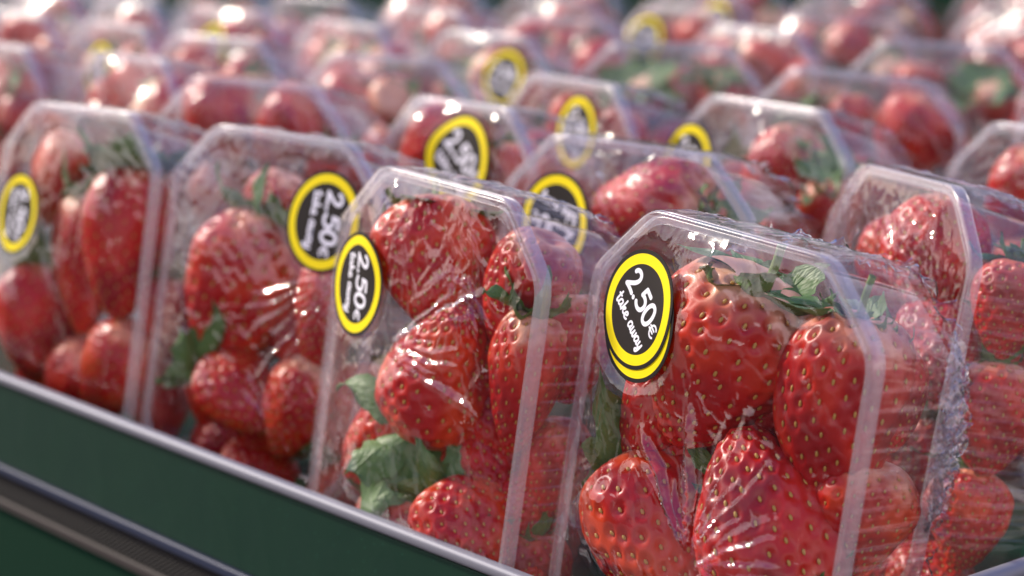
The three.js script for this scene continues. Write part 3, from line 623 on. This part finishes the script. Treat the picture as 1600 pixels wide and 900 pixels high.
const REF = {
  P4: 'nearest punnet', P3: 'punnet with the narrow turned sticker', P2: 'punnet with the sideways sticker', P1: 'leftmost front row punnet', P5: 'turned ribbed punnet',
  A: 'punnet with the upside down sticker', B: 'punnet with the large tilted sticker', C: 'punnet behind the sideways sticker', D: 'punnet behind the leftmost front one', K: 'second row punnet at the left edge',
  N: 'third row punnet at the right edge', F: 'punnet with the half hidden sticker', E: 'punnet with the small upright sticker', I: 'third row punnet left of the small sticker', J: 'third row punnet second from the left edge',
  Q: 'punnet with the blurred sticker near the left edge', R: 'third row punnet at the left edge', G: 'fourth row punnet, upper right', H: 'punnet with the wide green leaf', L: 'punnet with the blurred round sticker',
  S: 'fourth row punnet left of the round sticker', T: 'punnet with the yellow arc, upper left', U: 'fourth row punnet in the top left corner', V: 'fourth row punnet at the right edge', MM: 'fifth row punnet near the upper right edge',
  X: 'fifth row punnet at the right edge', Y: 'punnet behind the wide green leaf', Z: 'fifth row punnet left of the wide green leaf', AA: 'fifth row punnet left of the top middle', AB: 'fifth row punnet at the top edge', AC: 'sixth row punnet, top right',
  AD: 'sixth row punnet left of the corner one', AE: 'sixth row punnet with the pale yellow sticker', AF: 'sixth row punnet at the middle', AG: 'last row punnet near the red crate', AH: 'last row punnet left of the red crate', AI: 'last row punnet with the cut sticker',
  AP: 'punnet under the red strip', AQ: 'punnet left of the red strip', AR: 'far rim punnet near the middle', AS: 'far punnet at the middle', AT: 'far punnet left of the middle',
  AJ: 'punnet touching the red crate', AK: 'punnet by the dark green corner', AL: 'far punnet cut by the top edge', AM: 'punnet cut by the top left corner', AN: 'fifth row punnet above the left corner', AO: 'sixth row punnet cut by the top edge',
};
// leaves bent back by the walls and the film that they are pressed against; TO leads into the punnet
function pressed(geometry, to, front) {
  const g = geometry.clone(), back = to.clone().invert(), P = g.attributes.position, v = new THREE.Vector3();
  const soft = (x, lim) => { const k2 = 0.011, o = x - lim + k2; return o <= 0 ? x : lim - k2 + k2 * Math.tanh(o / k2 / 1.6); };
  for (let q = 0; q < P.count; q++) {
    v.fromBufferAttribute(P, q).applyMatrix4(to);
    v.y = soft(v.y, H - 0.007); v.y = -soft(-v.y, -0.004);
    const hw = halfW(clamp(v.y, 0, H)) - 0.008;
    v.x = Math.sign(v.x) * soft(Math.abs(v.x), hw); v.z = soft(v.z, front); v.z = -soft(-v.z, 0.039);
    v.applyMatrix4(back); P.setXYZ(q, v.x, v.y, v.z);
  }
  g.computeVertexNormals();
  return g;
}
const placeOf = (x, y, z) => (z <= -38 ? (y > 80 ? 'half hidden' : 'deep') : (y > 108 ? 'upper' : y > 70 ? 'middle' : 'low') + ' ' + (x < -14 ? 'left' : x > 18 ? 'right' : 'central'));
let num = 0;
for (const [key, [along, back, dy, lean, roll, lod, label]] of Object.entries(PUNNETS)) {
  num++;
  const first = /^P[1-4]$/.test(key);
  const p = thing('strawberry_punnet', label, 'punnet', first ? FRONT : BACK);
  p.position.set(along, 0.0006, -back); p.rotation.set(-lean * DEG, -dy * DEG, -roll * DEG, 'YXZ'); p.updateMatrixWorld(true);
  const near = lod === 0, [wall, base] = near ? TRAY_HI : TRAY_LO;
  mesh('rim', near ? RIM_HI : RIM_LO, M.rim, p);
  const tray = mesh('plastic_tray', wall, M.tray, p);
  mesh('base', base, M.tray, tray);
  // the fruit: things of their own
  let list = BERRIES[key];
  if (!list) {
    list = []; seed = 777 + num * 31;
    for (const [gx, gy] of [[-33, 110], [4, 118], [34, 108], [0, 86]]) list.push([gx + 8 * (rnd() - 0.5), gy + 10 * (rnd() - 0.5), -13 - 4 * rnd(), 36 + 14 * rnd(), 0.72 + 0.2 * rnd(), -90 + 150 * (rnd() - 0.5), hash(num, gx + 7) > 0.62 ? -1.3 : 0, Math.floor(rnd() * 5), hash(num, gx + 7) > 0.62 || rnd() > 0.3 ? 1 : 0]);
  }
  if (lod < 2) for (const [gx, gy] of near ? [[0, 92], [-36, 66], [4, 64], [28, 42], [-34, 18], [2, 30], [34, 14], [-6, 12]] : []) list = [...list, [gx + 10 * (hash(num, gx + 90) - 0.5), gy, gy < 32 ? -24 : -38, 34, 0.82, -90 + 180 * hash(num, gy), 0, Math.floor(hash(gx + 50, gy) * 5), hash(gx, gy + num) > 0.5 ? 1 : 0]];
  const made = [];
  list.forEach((b, i) => {
    const variant = b[7], m = berryMatrix(b, hash(num, i) * 6.28), shape = near ? HI[variant] : lod === 1 ? MID[variant] : LOW[variant];
    const text = b[9] ?? `${b[8] ? 'leafy' : 'red'} strawberry, ${placeOf(b[0], b[1], b[2])} in the ${REF[key]}`;
    const s = thing('strawberry', text, 'strawberry', `strawberries in the ${REF[key]}`);
    new THREE.Matrix4().multiplyMatrices(p.matrixWorld, m).decompose(s.position, s.quaternion, s.scale);
    mesh('fruit', shape.body, M.berry, s);
    if (shape.seeds) { const q = mesh('seeds', shape.seeds, M.seed, s); q.userData.kind = 'stuff'; }
    if (b[8]) {
      if (near) {
        const c = new THREE.Group(); c.name = 'calyx'; c.position.y = 0.425; s.add(c);
        for (let k = 0; k < 9; k++) {
          const l = mesh('leaf', LEAVES[(k + i) % 4], M.leaf, c); l.rotation.y = k * 0.698 + 0.4 * hash(num * 20 + i, k); const z = 0.85 + 0.4 * hash(i, k + num); l.scale.setScalar(z * (b[10] ?? 1.1));
          l.rotation.z = 0.25 * (hash(num + i, k + 3) - 0.3);
          // bent back by the walls and the film it is pressed against
          l.updateMatrix(); const to = new THREE.Matrix4().multiplyMatrices(m, new THREE.Matrix4().makeTranslation(0, 0.425, 0)).multiply(l.matrix);
          l.geometry = pressed(l.geometry, to, 0.0075 + 0.003 * hash(i, k));
          made.push({ geo: l.geometry, matrix: to });
        }
        mesh('stem', STEM, M.stem, c);
      } else { const big = b[10] ? LOW_CALYX.clone().translate(0, -0.42, 0).scale(b[10], b[10], b[10]).translate(0, 0.42, 0) : LOW_CALYX, g = pressed(big, m, 0.005); mesh('calyx', g, M.leaf, s); made.push({ geo: g, matrix: m }); }
    }
    made.push({ geo: COARSE[variant], matrix: m });
  });
  const { film, discs } = frontFilm(key, num, lod, made);
  const f = mesh('film_wrap', film, lod === 2 ? M.filmHazy : lod && !first ? M.filmFar : M.film, p);
  mesh('side_film', skirtFilm(num, lod, key === 'P4' || key === 'A' ? 1.25 : 0.5), M.skirt, f);
  if (key === 'P4') mesh('film_knot', filmKnot(), M.knot, f);
  for (const d of discs) mesh('price_sticker', d, M.sticker, p);
}
{
  const t = thing('red_crate', 'red crate edge behind the last row of punnets, at the top picture edge', 'crate');
  t.position.set(-0.42, 0, -1.12);
  for (const [x0, x1, z0, z1, y0, y1] of [[-0.1, 0.1, 0, 0.004, 0, 0.2], [-0.1, 0.1, -0.12, -0.116, 0, 0.2], [-0.104, -0.1001, -0.12, 0.004, 0, 0.2], [0.1001, 0.104, -0.12, 0.004, 0, 0.2]]) { const g = box(x0, x1, y0 - 0.0242, y1, z0, z1, 0.001); mesh('crate_wall', g, M.red, t); }
}

renderer.render(scene, camera);
